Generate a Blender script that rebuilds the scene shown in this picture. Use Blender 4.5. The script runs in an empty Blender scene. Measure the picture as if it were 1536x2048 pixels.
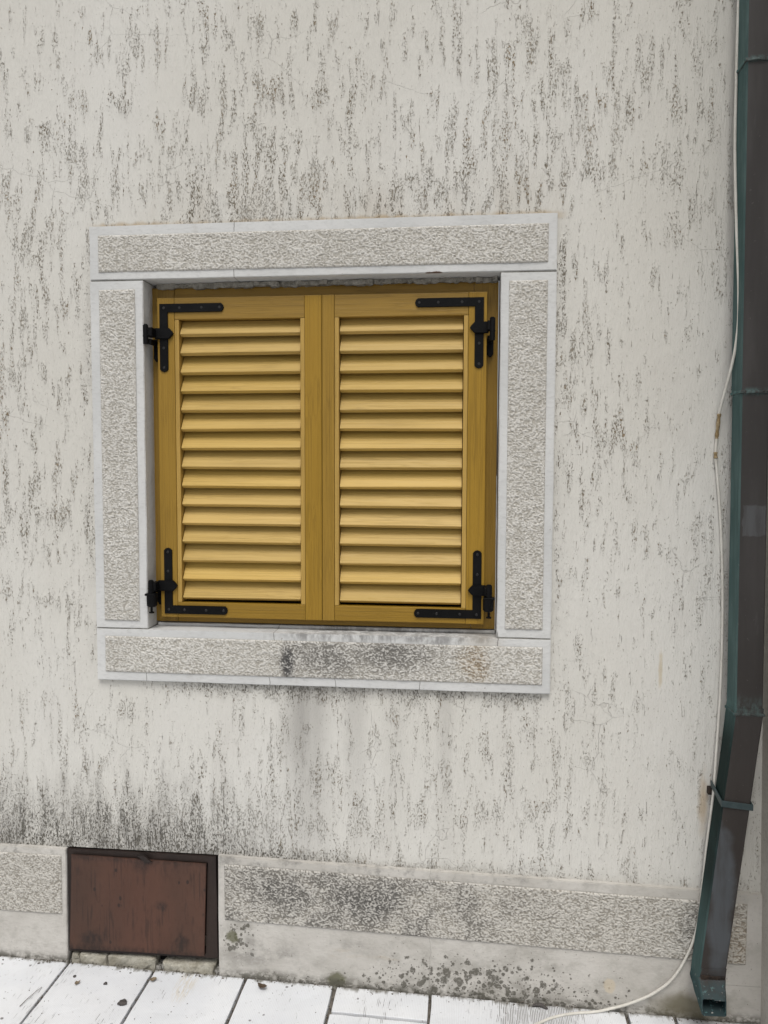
import bpy, bmesh, math, random
from mathutils import Vector, noise as mnoise, Matrix
random.seed(7)
C = bpy.context.scene.collection
SC = bpy.context.scene
rad = math.radians

# ------------------------------------------------------------------ camera
yaw, pitch, roll = rad(-5.86412), rad(-3.40353), rad(0.19098)
fwd = Vector((math.sin(yaw)*math.cos(pitch), math.cos(yaw)*math.cos(pitch), math.sin(pitch)))
rt = Vector((math.cos(yaw), -math.sin(yaw), 0)); up = rt.cross(fwd)
r2 = rt*math.cos(roll) + up*math.sin(roll); u2 = -rt*math.sin(roll) + up*math.cos(roll)
cd = bpy.data.cameras.new('camera'); cam = bpy.data.objects.new('camera', cd); C.objects.link(cam)
M = Matrix((r2, u2, -fwd)).transposed().to_4x4(); M.translation = Vector((0.37591, -1.96751, 0.57639))
cam.matrix_world = M
cd.sensor_fit = 'AUTO'; cd.sensor_width = 36; cd.lens = 1540/2048*36
cd.clip_start = 0.02; cd.clip_end = 500
SC.camera = cam

# ------------------------------------------------------------------ light
SUN_EL, SUN_AZ = 60, 8          # overcast brightness from above, in front of the wall
w = bpy.data.worlds.new('World'); SC.world = w; w.use_nodes = True
nt = w.node_tree; nt.nodes.clear()
sky = nt.nodes.new('ShaderNodeTexSky'); sky.sky_type = 'NISHITA'; sky.sun_disc = False
sky.sun_elevation = rad(SUN_EL); sky.sun_rotation = rad(180+SUN_AZ); sky.dust_density = 4; sky.air_density = 1.0; sky.ozone_density = 1
hs = nt.nodes.new('ShaderNodeHueSaturation'); hs.inputs['Saturation'].default_value = 0.22
bg = nt.nodes.new('ShaderNodeBackground'); bg.inputs['Strength'].default_value = 0.115
wo = nt.nodes.new('ShaderNodeOutputWorld')
nt.links.new(sky.outputs[0], hs.inputs['Color']); nt.links.new(hs.outputs[0], bg.inputs[0]); nt.links.new(bg.outputs[0], wo.inputs[0])
sl = bpy.data.lights.new('sun', 'SUN'); sl.energy = 1.65; sl.angle = rad(26); sl.color = (1.0, 0.965, 0.91)
so = bpy.data.objects.new('sun', sl); C.objects.link(so)
sd = Vector((math.sin(rad(SUN_AZ))*math.cos(rad(SUN_EL)), -math.cos(rad(SUN_AZ))*math.cos(rad(SUN_EL)), math.sin(rad(SUN_EL))))
so.rotation_euler = sd.to_track_quat('Z', 'Y').to_euler()
SC.view_settings.view_transform = 'Standard'; SC.view_settings.look = 'None'
SC.view_settings.exposure = 0.05; SC.view_settings.gamma = 1

# ------------------------------------------------------------------ node helpers
class N:
    def __init__(s, name):
        s.m = bpy.data.materials.new(name); s.m.use_nodes = True
        s.t = s.m.node_tree; s.t.nodes.clear()
        s.out = s.t.nodes.new('ShaderNodeOutputMaterial')
        s.b = s.t.nodes.new('ShaderNodeBsdfPrincipled')
        s.t.links.new(s.b.outputs[0], s.out.inputs[0])
        s.tc = s.t.nodes.new('ShaderNodeTexCoord'); s.P = s.tc.outputs['Object']
        sp = s.t.nodes.new('ShaderNodeSeparateXYZ'); s.t.links.new(s.P, sp.inputs[0])
        s.x, s.y, s.z = sp.outputs[0], sp.outputs[1], sp.outputs[2]
    def put(s, sock, v):
        if isinstance(v, (int, float)): sock.default_value = v
        elif isinstance(v, (tuple, list)):
            sock.default_value = tuple(v) if len(sock.default_value) == len(v) else tuple(v) + (1,)
        else: s.t.links.new(v, sock)
    def ma(s, op, a, b=0.0, c=None):
        n = s.t.nodes.new('ShaderNodeMath'); n.operation = op
        s.put(n.inputs[0], a); s.put(n.inputs[1], b)
        if c is not None: s.put(n.inputs[2], c)
        return n.outputs[0]
    def add(s, a, b): return s.ma('ADD', a, b)
    def sub(s, a, b): return s.ma('SUBTRACT', a, b)
    def mul(s, a, b): return s.ma('MULTIPLY', a, b)
    def mx(s, a, b): return s.ma('MAXIMUM', a, b)
    def clamp(s, a):
        n = s.t.nodes.new('ShaderNodeClamp'); s.put(n.inputs[0], a); return n.outputs[0]
    def sc(s, vx, vy, vz, off=(0, 0, 0), P=None):
        n = s.t.nodes.new('ShaderNodeVectorMath'); n.operation = 'MULTIPLY_ADD'
        s.put(n.inputs[0], P or s.P); n.inputs[1].default_value = (vx, vy, vz); n.inputs[2].default_value = off
        return n.outputs[0]
    def noise(s, vec, scale=1, detail=2, rough=.5, dist=0.0):
        n = s.t.nodes.new('ShaderNodeTexNoise'); s.put(n.inputs['Vector'], vec)
        n.inputs['Scale'].default_value = scale; n.inputs['Detail'].default_value = detail
        n.inputs['Roughness'].default_value = rough; n.inputs['Distortion'].default_value = dist
        return n.outputs[0]
    def voro(s, vec, scale=1, feat='F1', rnd=1.0):
        n = s.t.nodes.new('ShaderNodeTexVoronoi'); n.feature = feat
        s.put(n.inputs['Vector'], vec); n.inputs['Scale'].default_value = scale; n.inputs['Randomness'].default_value = rnd
        return n.outputs['Distance']
    def ss(s, v, a, b, lo=0.0, hi=1.0):          # smoothstep; a, b may be sockets, a > b inverts
        n = s.t.nodes.new('ShaderNodeMapRange'); n.interpolation_type = 'SMOOTHSTEP'
        if isinstance(a, (int, float)) and isinstance(b, (int, float)) and a > b: a, b, lo, hi = b, a, hi, lo
        s.put(n.inputs[0], v); s.put(n.inputs[1], a); s.put(n.inputs[2], b); s.put(n.inputs[3], lo); s.put(n.inputs[4], hi)
        return n.outputs[0]
    def mix(s, f, a, b, blend='MIX'):
        n = s.t.nodes.new('ShaderNodeMix'); n.data_type = 'RGBA'; n.blend_type = blend
        s.put(n.inputs[0], f); s.put(n.inputs[6], a); s.put(n.inputs[7], b); return n.outputs[2]
    def blob(s, x0, z0, rx, rz, wob=.35, freq=18, soft=.9):   # irregular stain round (x0, z0), 1 in its middle
        dx = s.mul(s.sub(s.x, x0), 1/rx); dz = s.mul(s.sub(s.z, z0), 1/rz)
        d = s.ma('SQRT', s.add(s.mul(dx, dx), s.mul(dz, dz)))
        nz = s.noise(s.sc(freq, freq, freq, (x0*7, z0*5, 3)), 1, 3, .6)
        d = s.add(d, s.mul(s.sub(nz, .5), wob*4))
        return s.ss(d, 1.15, 1.15-soft)
    def bump(s, h, dist=.002, strength=1.0, nrm=None):
        n = s.t.nodes.new('ShaderNodeBump'); n.inputs['Distance'].default_value = dist; n.inputs['Strength'].default_value = strength
        s.put(n.inputs['Height'], h)
        if nrm is not None: s.t.links.new(nrm, n.inputs['Normal'])
        return n.outputs[0]
    def rnd(s):
        n = s.t.nodes.new('ShaderNodeNewGeometry'); return n.outputs['Random Per Island']
    def fin(s, col, rough=.8, nrm=None, metal=0.0, spec=.5):
        s.put(s.b.inputs['Base Color'], col); s.put(s.b.inputs['Roughness'], rough); s.put(s.b.inputs['Metallic'], metal)
        s.put(s.b.inputs['Specular IOR Level'], spec)
        if nrm is not None: s.t.links.new(nrm, s.b.inputs['Normal'])
        return s.m

def crack_line(s, axis_pos, x0, amp=.006, width=.0011, freq=14):
    nz = s.noise(s.sc(0, 0, freq, (x0*3, 1, 2)), 1, 4, .65)
    off = s.mul(s.sub(nz, .5), amp*4)
    d = s.ma('ABSOLUTE', s.sub(s.sub(axis_pos, x0), off))
    return s.ss(d, width, width*.4)

# ------------------------------------------------------------------ materials
def mat_plaster():
    s = N('plaster')
    warp = s.noise(s.sc(14, 14, 5), 1, 2)
    big = s.noise(s.sc(1.6, 1.6, .9), 1, 3)
    mid = s.noise(s.sc(9, 9, 3.2, (4, 0, 1)), 1, 4, .6)
    # mildew zones of the wall
    lowleft = s.mul(s.ss(s.add(s.z, s.mul(s.sub(s.noise(s.sc(22, 22, 3.0, (3, 0, 7)), 1, 4, .65), .5), .40)), -.21, -.46), s.ss(s.x, .10, -.40))
    base_line = s.mul(s.ss(s.add(s.z, s.mul(s.sub(mid, .5), .10)), -.435, -.485), s.ss(s.x, 1.0, .1, .35, .9))
    drip = s.noise(s.sc(13, 13, .7, (8, 0, 2)), 1, 3, .55)
    below_sill = s.mul(s.mul(s.ss(s.z, -.47, -.02, .25, 1), s.ss(s.z, .02, -.02)), s.mul(s.ss(s.x, -.30, -.06), s.ss(s.x, .62, .35)))
    def column(x0, wd, amt):
        d_ = s.ma('ABSOLUTE', s.sub(s.add(s.x, s.mul(s.sub(s.noise(s.sc(0, 0, 3.5, (x0*9, 1, 1)), 1, 2), .5), .05)), x0))
        return s.mul(s.ss(d_, wd, 0), amt)
    cols = s.mx(s.mx(column(-.03, .095, .80), column(.10, .05, .42)), s.mx(column(.335, .035, .28), column(.20, .05, .18)))
    below_sill = s.mul(below_sill, s.mul(cols, s.ss(drip, .25, .6, .55, 1)))
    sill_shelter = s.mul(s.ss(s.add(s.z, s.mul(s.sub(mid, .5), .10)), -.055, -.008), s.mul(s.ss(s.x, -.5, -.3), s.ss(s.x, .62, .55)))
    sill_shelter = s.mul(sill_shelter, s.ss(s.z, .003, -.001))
    above = s.mul(s.mul(s.ss(s.add(s.z, s.mul(s.sub(mid, .5), .28)), 1.37, 1.22), s.ss(s.x, -.52, -.3)), s.mul(s.ss(s.x, .68, .5), s.ss(s.z, 1.18, 1.195)))
    edge_r = s.mul(s.ss(s.ma('ABSOLUTE', s.sub(s.x, .615)), .045, .0), s.mul(s.ss(s.z, -.02, .08), s.ss(s.z, 1.22, 1.15)))
    edge_l = s.mul(s.ss(s.ma('ABSOLUTE', s.sub(s.x, -.612)), .035, .0), s.mul(s.ss(s.z, -.02, .08), s.ss(s.z, 1.22, 1.15)))
    edge = s.mul(s.mx(edge_r, edge_l), s.ss(mid, .38, .62))
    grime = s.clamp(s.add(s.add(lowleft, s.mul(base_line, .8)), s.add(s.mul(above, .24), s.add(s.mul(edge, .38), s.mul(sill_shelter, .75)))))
    # clusters of pits scraped downwards
    def wv(sx, sz, ox, amt):                    # scaled coordinates with a sideways wander
        n = s.t.nodes.new('ShaderNodeCombineXYZ')
        s.put(n.inputs[0], s.add(s.mul(s.x, sx), s.add(s.mul(warp, amt), ox))); s.put(n.inputs[1], s.mul(s.y, sx)); s.put(n.inputs[2], s.add(s.mul(s.z, sz), ox*1.7))
        return n.outputs[0]
    cl = s.noise(wv(34, 8.0, 1.3, .6), 1, 4, .66)
    cl2 = s.noise(wv(70, 13, 5.1, .6), 1, 2, .5)
    dens = s.noise(s.sc(3.1, 3.1, 1.9, (9, 2, 4)), 1, 3)
    clus = s.ss(s.add(s.add(cl, s.mul(s.sub(dens, .5), .50)), s.mul(s.sub(cl2, .5), .70)), .46, .70)
    clus = s.mul(clus, s.mul(s.ss(s.z, -.15, .5, .72, 1), s.ss(s.x, 1.02, .62, .72, 1)))
    clus = s.clamp(s.add(s.add(clus, s.mul(grime, .75)), s.mul(below_sill, .15)))
    pit_n = s.noise(wv(238, 108, 2.2, 1.0), 1, 2, .6, .5)
    thr = s.sub(.706, s.mul(clus, .168))
    thr = s.sub(thr, s.mul(grime, .02))
    pits = s.ss(pit_n, thr, s.add(thr, .022))
    faint = s.noise(wv(290, 150, 4.4, 1.2), 1, 2, .6, .4)
    fthr = s.sub(.70, s.mul(s.ss(clus, .0, .5), .13))
    faint = s.ss(faint, fthr, s.add(fthr, .04))
    ln = s.noise(wv(330, 15, 7.7, 2.2), 1, 3, .6)
    lthr = s.sub(.765, s.mul(s.ss(s.add(cl2, s.mul(cl, .5)), .62, .90), .13))
    lthr = s.sub(lthr, s.mul(lowleft, .13))
    lines = s.ss(ln, lthr, s.add(lthr, .03))
    lines = s.mul(lines, s.ss(s.noise(s.sc(90, 90, 90), 1, 2), .38, .55))
    dark = s.mx(pits, lines)
    # hairline cracks
    cv = s.t.nodes.new('ShaderNodeVectorMath'); cv.operation = 'ADD'
    wn = s.t.nodes.new('ShaderNodeTexNoise'); s.put(wn.inputs['Vector'], s.sc(1, 1, 1)); wn.inputs['Scale'].default_value = 9; wn.inputs['Detail'].default_value = 5
    wsc = s.t.nodes.new('ShaderNodeVectorMath'); wsc.operation = 'SCALE'; s.put(wsc.inputs[0], wn.outputs['Color']); wsc.inputs['Scale'].default_value = .075
    s.put(cv.inputs[0], s.P); s.put(cv.inputs[1], wsc.outputs[0])
    ve = s.voro(s.sc(5.2, 5.2, 7.5, P=cv.outputs[0]), 1, 'DISTANCE_TO_EDGE')
    crack = s.mul(s.ss(ve, .0040, .0010), s.ss(s.noise(s.sc(5, 5, 5, (2, 7, 1)), 1, 2), .54, .64))
    # colour
    c = s.mix(s.ss(big, .35, .7), (.578, .563, .518), (.626, .616, .580))
    c = s.mix(s.mul(s.ss(mid, .5, .75), .28), c, (.50, .48, .445))
    fine = s.noise(s.sc(120, 120, 50), 1, 3, .7)
    c = s.mix(s.mul(s.ss(fine, .5, .8), .22), c, (.40, .38, .35))
    c = s.mix(s.mul(below_sill, .95), c, (.27, .258, .24))
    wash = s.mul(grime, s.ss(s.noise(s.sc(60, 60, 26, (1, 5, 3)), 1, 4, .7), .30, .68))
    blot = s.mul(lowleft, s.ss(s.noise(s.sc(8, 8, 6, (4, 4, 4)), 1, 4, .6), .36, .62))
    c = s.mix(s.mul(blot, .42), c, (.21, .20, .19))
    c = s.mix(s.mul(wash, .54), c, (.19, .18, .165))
    c = s.mix(s.mul(s.mul(above, s.ss(mid, .4, .7)), .35), c, (.40, .34, .26))
    ochre = s.mul(s.ss(s.ma('ABSOLUTE', s.sub(s.sub(s.z, 1.197), s.mul(s.sub(s.noise(s.sc(40, 1, 1), 1, 3), .5), .02))), .014, .003), s.mul(s.ss(s.x, -.62, -.55), s.ss(s.x, .64, .58)))
    c = s.mix(s.mul(ochre, s.ss(mid, .35, .6, .25, .8)), c, (.40, .31, .20))
    # rust under the pipe bracket, ochre run
    c = s.mix(s.mul(s.blob(.985, -.27, .016, .09, .25, 30), .55), c, (.36, .24, .11))
    c = s.mix(s.mul(s.blob(.873, .065, .006, .06, .3, 40), .5), c, (.46, .36, .20))
    c = s.mix(s.mul(crack, .26), c, (.22, .20, .175))
    pc = s.mix(s.ss(s.noise(s.sc(11, 11, 6, (3, 8, 1)), 1, 2), .45, .62), (.155, .125, .078), (.195, .132, .058))
    pc = s.mix(s.clamp(s.mul(grime, 1.3)), pc, (.105, .097, .08))
    c = s.mix(s.mul(s.mul(clus, s.ss(s.noise(s.sc(150, 150, 90, (2, 2, 8)), 1, 3, .7), .42, .62)), .08), c, (.36, .33, .28))
    c = s.mix(s.mul(faint, .42), c, (.27, .235, .175))
    tone = s.ss(s.noise(s.sc(17, 17, 7, (5, 2, 3)), 1, 3), .36, .64, .46, .86)
    c = s.mix(s.mul(dark, s.mx(tone, s.mul(grime, .9))), c, pc)
    # relief
    skin = s.noise(wv(55, 26, 3.3, .4), 1, 4, .65)
    brush = s.noise(s.sc(260, 260, 60, (3, 1, 2)), 1, 2, .6)
    h = s.add(s.add(s.mul(skin, .42), s.mul(brush, .15)), s.add(s.mul(dark, -.75), s.mul(faint, -.35)))
    h = s.add(h, s.mul(s.mul(clus, s.noise(s.sc(230, 230, 130, (5, 5, 5)), 1, 2)), .45))
    h = s.sub(h, s.mul(crack, .15))
    n1 = s.bump(s.noise(s.sc(5, 5, 3), 1, 3), .012, .28)
    return s.fin(c, .88, s.bump(h, .0055, 1.0, n1), spec=.25)

def mat_band():          # smooth painted cement bands round the window
    s = N('painted_cement')
    n1 = s.noise(s.sc(4, 4, 4), 1, 3); n2 = s.noise(s.sc(60, 60, 160), 1, 3, .65)
    c = s.mix(s.ss(n1, .3, .7), (.525, .530, .525), (.600, .602, .592))
    c = s.mix(s.mul(s.ss(n2, .48, .72), .42), c, (.43, .43, .42))
    n3 = s.noise(s.sc(25, 25, 25, (3, 3, 3)), 1, 4, .65)
    c = s.mix(s.mul(s.ss(n3, .58, .75), .35), c, (.40, .385, .35))
    st = s.mx(s.blob(.10, .135, .25, .022, .35, 16), s.blob(.30, .135, .2, .018, .35, 16))
    st = s.mul(st, s.ss(s.noise(s.sc(50, 50, 18), 1, 4, .7), .36, .62))
    c = s.mix(s.mul(st, .72), c, (.16, .155, .15))
    brn = s.blob(.43, .13, .07, .02, .3, 20)
    c = s.mix(s.mul(brn, .3), c, (.32, .25, .16))
    ck = s.mx(s.mul(crack_line(s, s.x, -.214, .004), s.ss(s.z, 1.0, 1.04)), s.mul(crack_line(s, s.x, -.115, .004), s.mul(s.ss(s.z, .16, .15), s.ss(s.z, .08, .10))))
    ck = s.mx(ck, s.mul(crack_line(s, s.x, .468, .006), s.mul(s.ss(s.z, .16, .15), s.ss(s.z, .07, .09))))
    for xx in (-.46, -.13, .05, .27):
        ck = s.mx(ck, s.mul(crack_line(s, s.x, xx, .008, .0009), s.ss(s.z, .028, .02)))
    c = s.mix(s.mul(ck, .8), c, (.16, .15, .135))
    chip = s.mul(s.ss(s.noise(s.sc(70, 70, 70, (8, 1, 4)), 1, 2), .74, .76), .6)
    c = s.mix(chip, c, (.25, .235, .21))
    spall = s.mul(s.blob(.30, 1.0590, .019, .0035, .4, 70, .3), s.ss(s.y, -.004, -.010))
    c = s.mix(spall, c, (.12, .075, .055))
    h = s.add(s.mul(n2, .5), s.add(s.mul(n3, .6), s.mul(ck, -1)))
    return s.fin(c, .7, s.bump(h, .0016, .8), spec=.3)

def mat_rough(name='roughcast'):
    s = N(name)
    at = s.t.nodes.new('ShaderNodeAttribute'); at.attribute_name = 'relief'
    r = at.outputs['Fac']
    fine = s.noise(s.sc(230, 230, 230), 1, 2, .6)
    rr = s.add(r, s.mul(s.sub(fine, .5), .40))
    n1 = s.noise(s.sc(6, 6, 6), 1, 3)
    lite = s.mix(s.ss(n1, .3, .7), (.55, .535, .50), (.605, .59, .555))
    lite = s.mix(s.ss(s.z, -.45, -.5), lite, (.50, .48, .44))
    stain = s.mul(s.blob(.02, .075, .15, .075, .3, 11, 1.1), .8)
    stain = s.mul(s.mx(stain, s.mul(s.blob(.19, .085, .19, .07, .35, 12, 1.1), .8)), .85)
    stain = s.mx(stain, s.mul(s.blob(-.075, .06, .03, .07, .3, 20), 1))
    plinth = s.mx(s.mul(s.blob(.13, -.57, .21, .10, .4, 9, 1.15), .85), s.mul(s.blob(-.12, -.55, .2, .10, .4, 9, 1.1), .75))
    plinth = s.mx(plinth, s.mul(s.blob(.97, -.60, .06, .10, .3, 12, 1.0), .55))
    allp = s.mul(s.mul(s.ss(s.z, -.45, -.5), s.ss(s.x, .75, .25)), s.mul(s.ss(s.x, -.4, -.25), s.ss(s.noise(s.sc(16, 16, 16, (2, 2, 2)), 1, 3), .36, .62)))
    stain = s.clamp(s.mx(s.mx(stain, plinth), s.mul(allp, .6)))
    brn = s.mx(s.mul(s.blob(.41, .075, .05, .065, .35, 14), .7), s.mul(s.blob(1.08, -.62, .06, .1, .3, 16), .4))
    low = s.ss(s.z, -.45, -.5)
    dirt_and_shade = s.mix(stain, s.mix(low, (.365, .345, .305), (.275, .256, .222)), (.075, .073, .071))  # hollows coloured darker: painted shade between the grains, plus dirt and stains
    dirt_and_shade = s.mix(brn, dirt_and_shade, (.20, .135, .065))
    lite = s.mix(s.mul(stain, .42), lite, (.36, .35, .335))
    lite = s.mix(s.mul(brn, .38), lite, (.42, .33, .21))
    e = s.add(.61, s.add(s.mul(stain, .12), s.mul(low, .03)))
    f = s.ss(rr, s.sub(e, .22), s.add(e, .12))
    c = s.mix(f, dirt_and_shade, lite)
    return s.fin(c, .9, s.bump(s.add(s.mul(fine, .6), s.mul(s.noise(s.sc(420, 420, 420), 1, 1), .3)), .0022, .9), spec=.2)

def mat_plinth():
    s = N('plinth_cement')
    n1 = s.noise(s.sc(5, 5, 5), 1, 4, .6); n2 = s.noise(s.sc(70, 70, 110), 1, 3, .65)
    c = s.mix(s.ss(n1, .32, .68), (.455, .435, .40), (.545, .525, .49))
    c = s.mix(s.mul(s.ss(n2, .5, .75), .32), c, (.36, .34, .31))
    mot = s.noise(s.sc(19, 19, 24, (6, 2, 6)), 1, 5, .68)
    c = s.mix(s.mul(s.ss(mot, .48, .70), .38), c, (.30, .285, .255))
    # lichen freckles, dense near the pavement
    zone = s.mx(s.mul(s.blob(.42, -.80, .46, .12, .3, 6, .9), 1), s.mul(s.blob(-.22, -.70, .07, .10, .35, 12, .9), .8))
    zone = s.mx(zone, s.mul(s.blob(-.03, -.80, .20, .03, .3, 10), .7))
    v1 = s.voro(s.sc(1, .2, 1), 62); v2 = s.voro(s.sc(1, .2, 1, (3, 3, 3)), 120); v3 = s.voro(s.sc(1, .2, 1, (5, 1, 2)), 30)
    wz = s.mul(s.sub(s.noise(s.sc(130, 130, 130), 1, 4, .7), .5), .55)
    sp = s.mx(s.ss(s.add(v1, wz), s.mul(zone, .40), s.sub(s.mul(zone, .40), .07), 0, 1), s.ss(s.add(v2, wz), s.mul(zone, .33), s.sub(s.mul(zone, .33), .1)))
    sp = s.mx(sp, s.ss(s.add(v3, wz), s.mul(zone, .36), s.sub(s.mul(zone, .36), .08)))
    sp = s.mul(s.clamp(sp), s.ss(zone, .05, .2))
    sp = s.mul(sp, s.ss(s.noise(s.sc(160, 160, 160), 1, 2), .3, .5, .45, 1))
    lic = s.mix(s.noise(s.sc(12, 12, 12), 1, 2), (.060, .057, .045), (.115, .107, .088))
    c = s.mix(s.mul(s.mul(zone, s.ss(mot, .36, .62)), .42), c, (.20, .19, .165))
    c = s.mix(s.mul(sp, .85), c, lic)
    moss = s.mx(s.blob(-.232, -.695, .02, .018, .35, 60, .5), s.blob(.05, -.795, .03, .02, .4, 40, .6))
    c = s.mix(s.mul(moss, .8), c, (.10, .10, .05))
    zg = s.add(s.add(s.z, .807), s.mul(s.x, .018))
    foot = s.ss(s.add(zg, s.mul(s.sub(n1, .5), .05)), .030, .0)
    foot = s.mul(foot, s.ss(s.noise(s.sc(45, 45, 60, (1, 1, 1)), 1, 3, .65), .38, .58))
    c = s.mix(s.mul(foot, .8), c, (.10, .095, .078))
    damp = s.mul(s.blob(.97, -.80, .12, .05, .35, 12, .9), .85)
    c = s.mix(damp, c, (.13, .115, .072))
    rust = s.mul(s.ss(s.ma('ABSOLUTE', s.sub(s.z, -.72)), .02, .0), s.ss(s.noise(s.sc(7, 7, 30), 1, 3), .6, .7))
    c = s.mix(s.mul(rust, .3), c, (.42, .33, .22))
    patch = s.blob(.762, -.757, .016, .02, .2, 40, .3)
    c = s.mix(s.mul(patch, .7), c, (.52, .45, .34))
    gr = s.mx(s.blob(-.13, -.735, .17, .06, .4, 8, 1.1), s.blob(.10, -.70, .10, .03, .4, 12, 1.1))
    c = s.mix(s.mul(s.mul(gr, s.ss(mot, .36, .60)), .55), c, (.21, .20, .185))
    # soot on the top band next to the hatch
    tb = s.mul(s.mul(s.ss(s.z, -.515, -.49), s.ss(s.x, .95, .3)), s.ss(s.noise(s.sc(30, 30, 30, (4, 1, 4)), 1, 4, .7), .50, .68))
    c = s.mix(s.mul(tb, .55), c, (.17, .165, .155))
    speck = s.ss(s.noise(s.sc(150, 150, 150, (9, 9, 9)), 1, 2), .70, .74)
    c = s.mix(s.mul(speck, .6), c, (.16, .145, .12))
    ck = s.mx(crack_line(s, s.x, .30, .01, .0012, 9), s.mul(crack_line(s, s.z, -.735, .006, .0012), s.ss(s.x, 1.0, 1.03)))
    c = s.mix(s.mul(ck, .4), c, (.2, .19, .165))
    h = s.add(s.mul(n2, .6), s.add(s.mul(n1, .5), s.mul(sp, .3)))
    return s.fin(c, .85, s.bump(h, .0025, .8), spec=.2)

def mat_wood(name, a, b, axis, dk=.55):
    s = N(name)
    g = {'x': (1.6, 60, 60), 'z': (60, 60, 1.6)}[axis]
    r = s.rnd()
    off = s.t.nodes.new('ShaderNodeCombineXYZ'); s.put(off.inputs[0], s.mul(r, 37)); s.put(off.inputs[1], s.mul(r, 91)); s.put(off.inputs[2], s.mul(r, 53))
    va = s.t.nodes.new('ShaderNodeVectorMath'); va.operation = 'ADD'; s.put(va.inputs[0], s.P); s.put(va.inputs[1], off.outputs[0])
    V = va.outputs[0]
    bend = s.noise(s.sc(5 if axis == 'x' else 9, 9, 9 if axis == 'x' else 5, P=V), 1, 2)
    gr = s.noise(s.sc(*[q*1.0 for q in g], P=V), 1, 3, .6, .8)
    sc2 = [q*5.5 for q in g]
    if axis == 'x': sc2[0] = 3
    else: sc2[2] = 3
    fine = s.noise(s.sc(*sc2, P=V), 1, 2, .5)
    rg = s.ma('FRACT', s.mul(s.add(gr, s.mul(bend, .7)), 5.0))          # growth rings
    ring = s.mul(s.ss(rg, .45, .9), s.ss(rg, 1.0, .93))
    c = s.mix(gr, a, b)
    c = s.mix(s.mul(ring, s.mul(s.ss(bend, .4, .65), .34)), c, tuple(q*dk for q in a))
    c = s.mix(s.mul(s.ss(fine, .46, .74), .42), c, tuple(q*dk for q in a))
    tone = s.noise(s.sc(2.2 if axis == 'x' else 7, 7, 7 if axis == 'x' else 2.2, P=V), 1, 3)
    c = s.mix(s.mul(s.ss(tone, .42, .72), .22), c, tuple(q*.72 for q in a))
    hv = s.t.nodes.new('ShaderNodeHueSaturation'); s.put(hv.inputs['Value'], s.add(.91, s.mul(r, .18))); s.put(hv.inputs['Saturation'], s.sub(1.06, s.mul(s.ma('FRACT', s.mul(r, 7.3)), .07))); s.put(hv.inputs['Color'], c)
    c = hv.outputs[0]
    knot = s.ss(s.voro(s.sc(2.3, 2.3, 2.3, P=V), 1), .035, .018)
    c = s.mix(s.mul(knot, .6), c, tuple(q*.3 for q in a))
    return s.fin(c, s.add(.40, s.mul(fine, .15)), s.bump(s.add(s.mul(fine, .7), s.mul(ring, .25)), .0009, .8), spec=.32)

def mat_iron():
    s = N('black_iron')
    n = s.noise(s.sc(220, 220, 220), 1, 3, .7); n2 = s.noise(s.sc(25, 25, 25), 1, 3)
    c = s.mix(s.ss(n2, .4, .75), (.0028, .0028, .0032), (.0052, .0052, .0056))
    return s.fin(c, s.add(.46, s.mul(n2, .2)), s.bump(n, .0006, .5), spec=.13)

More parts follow.
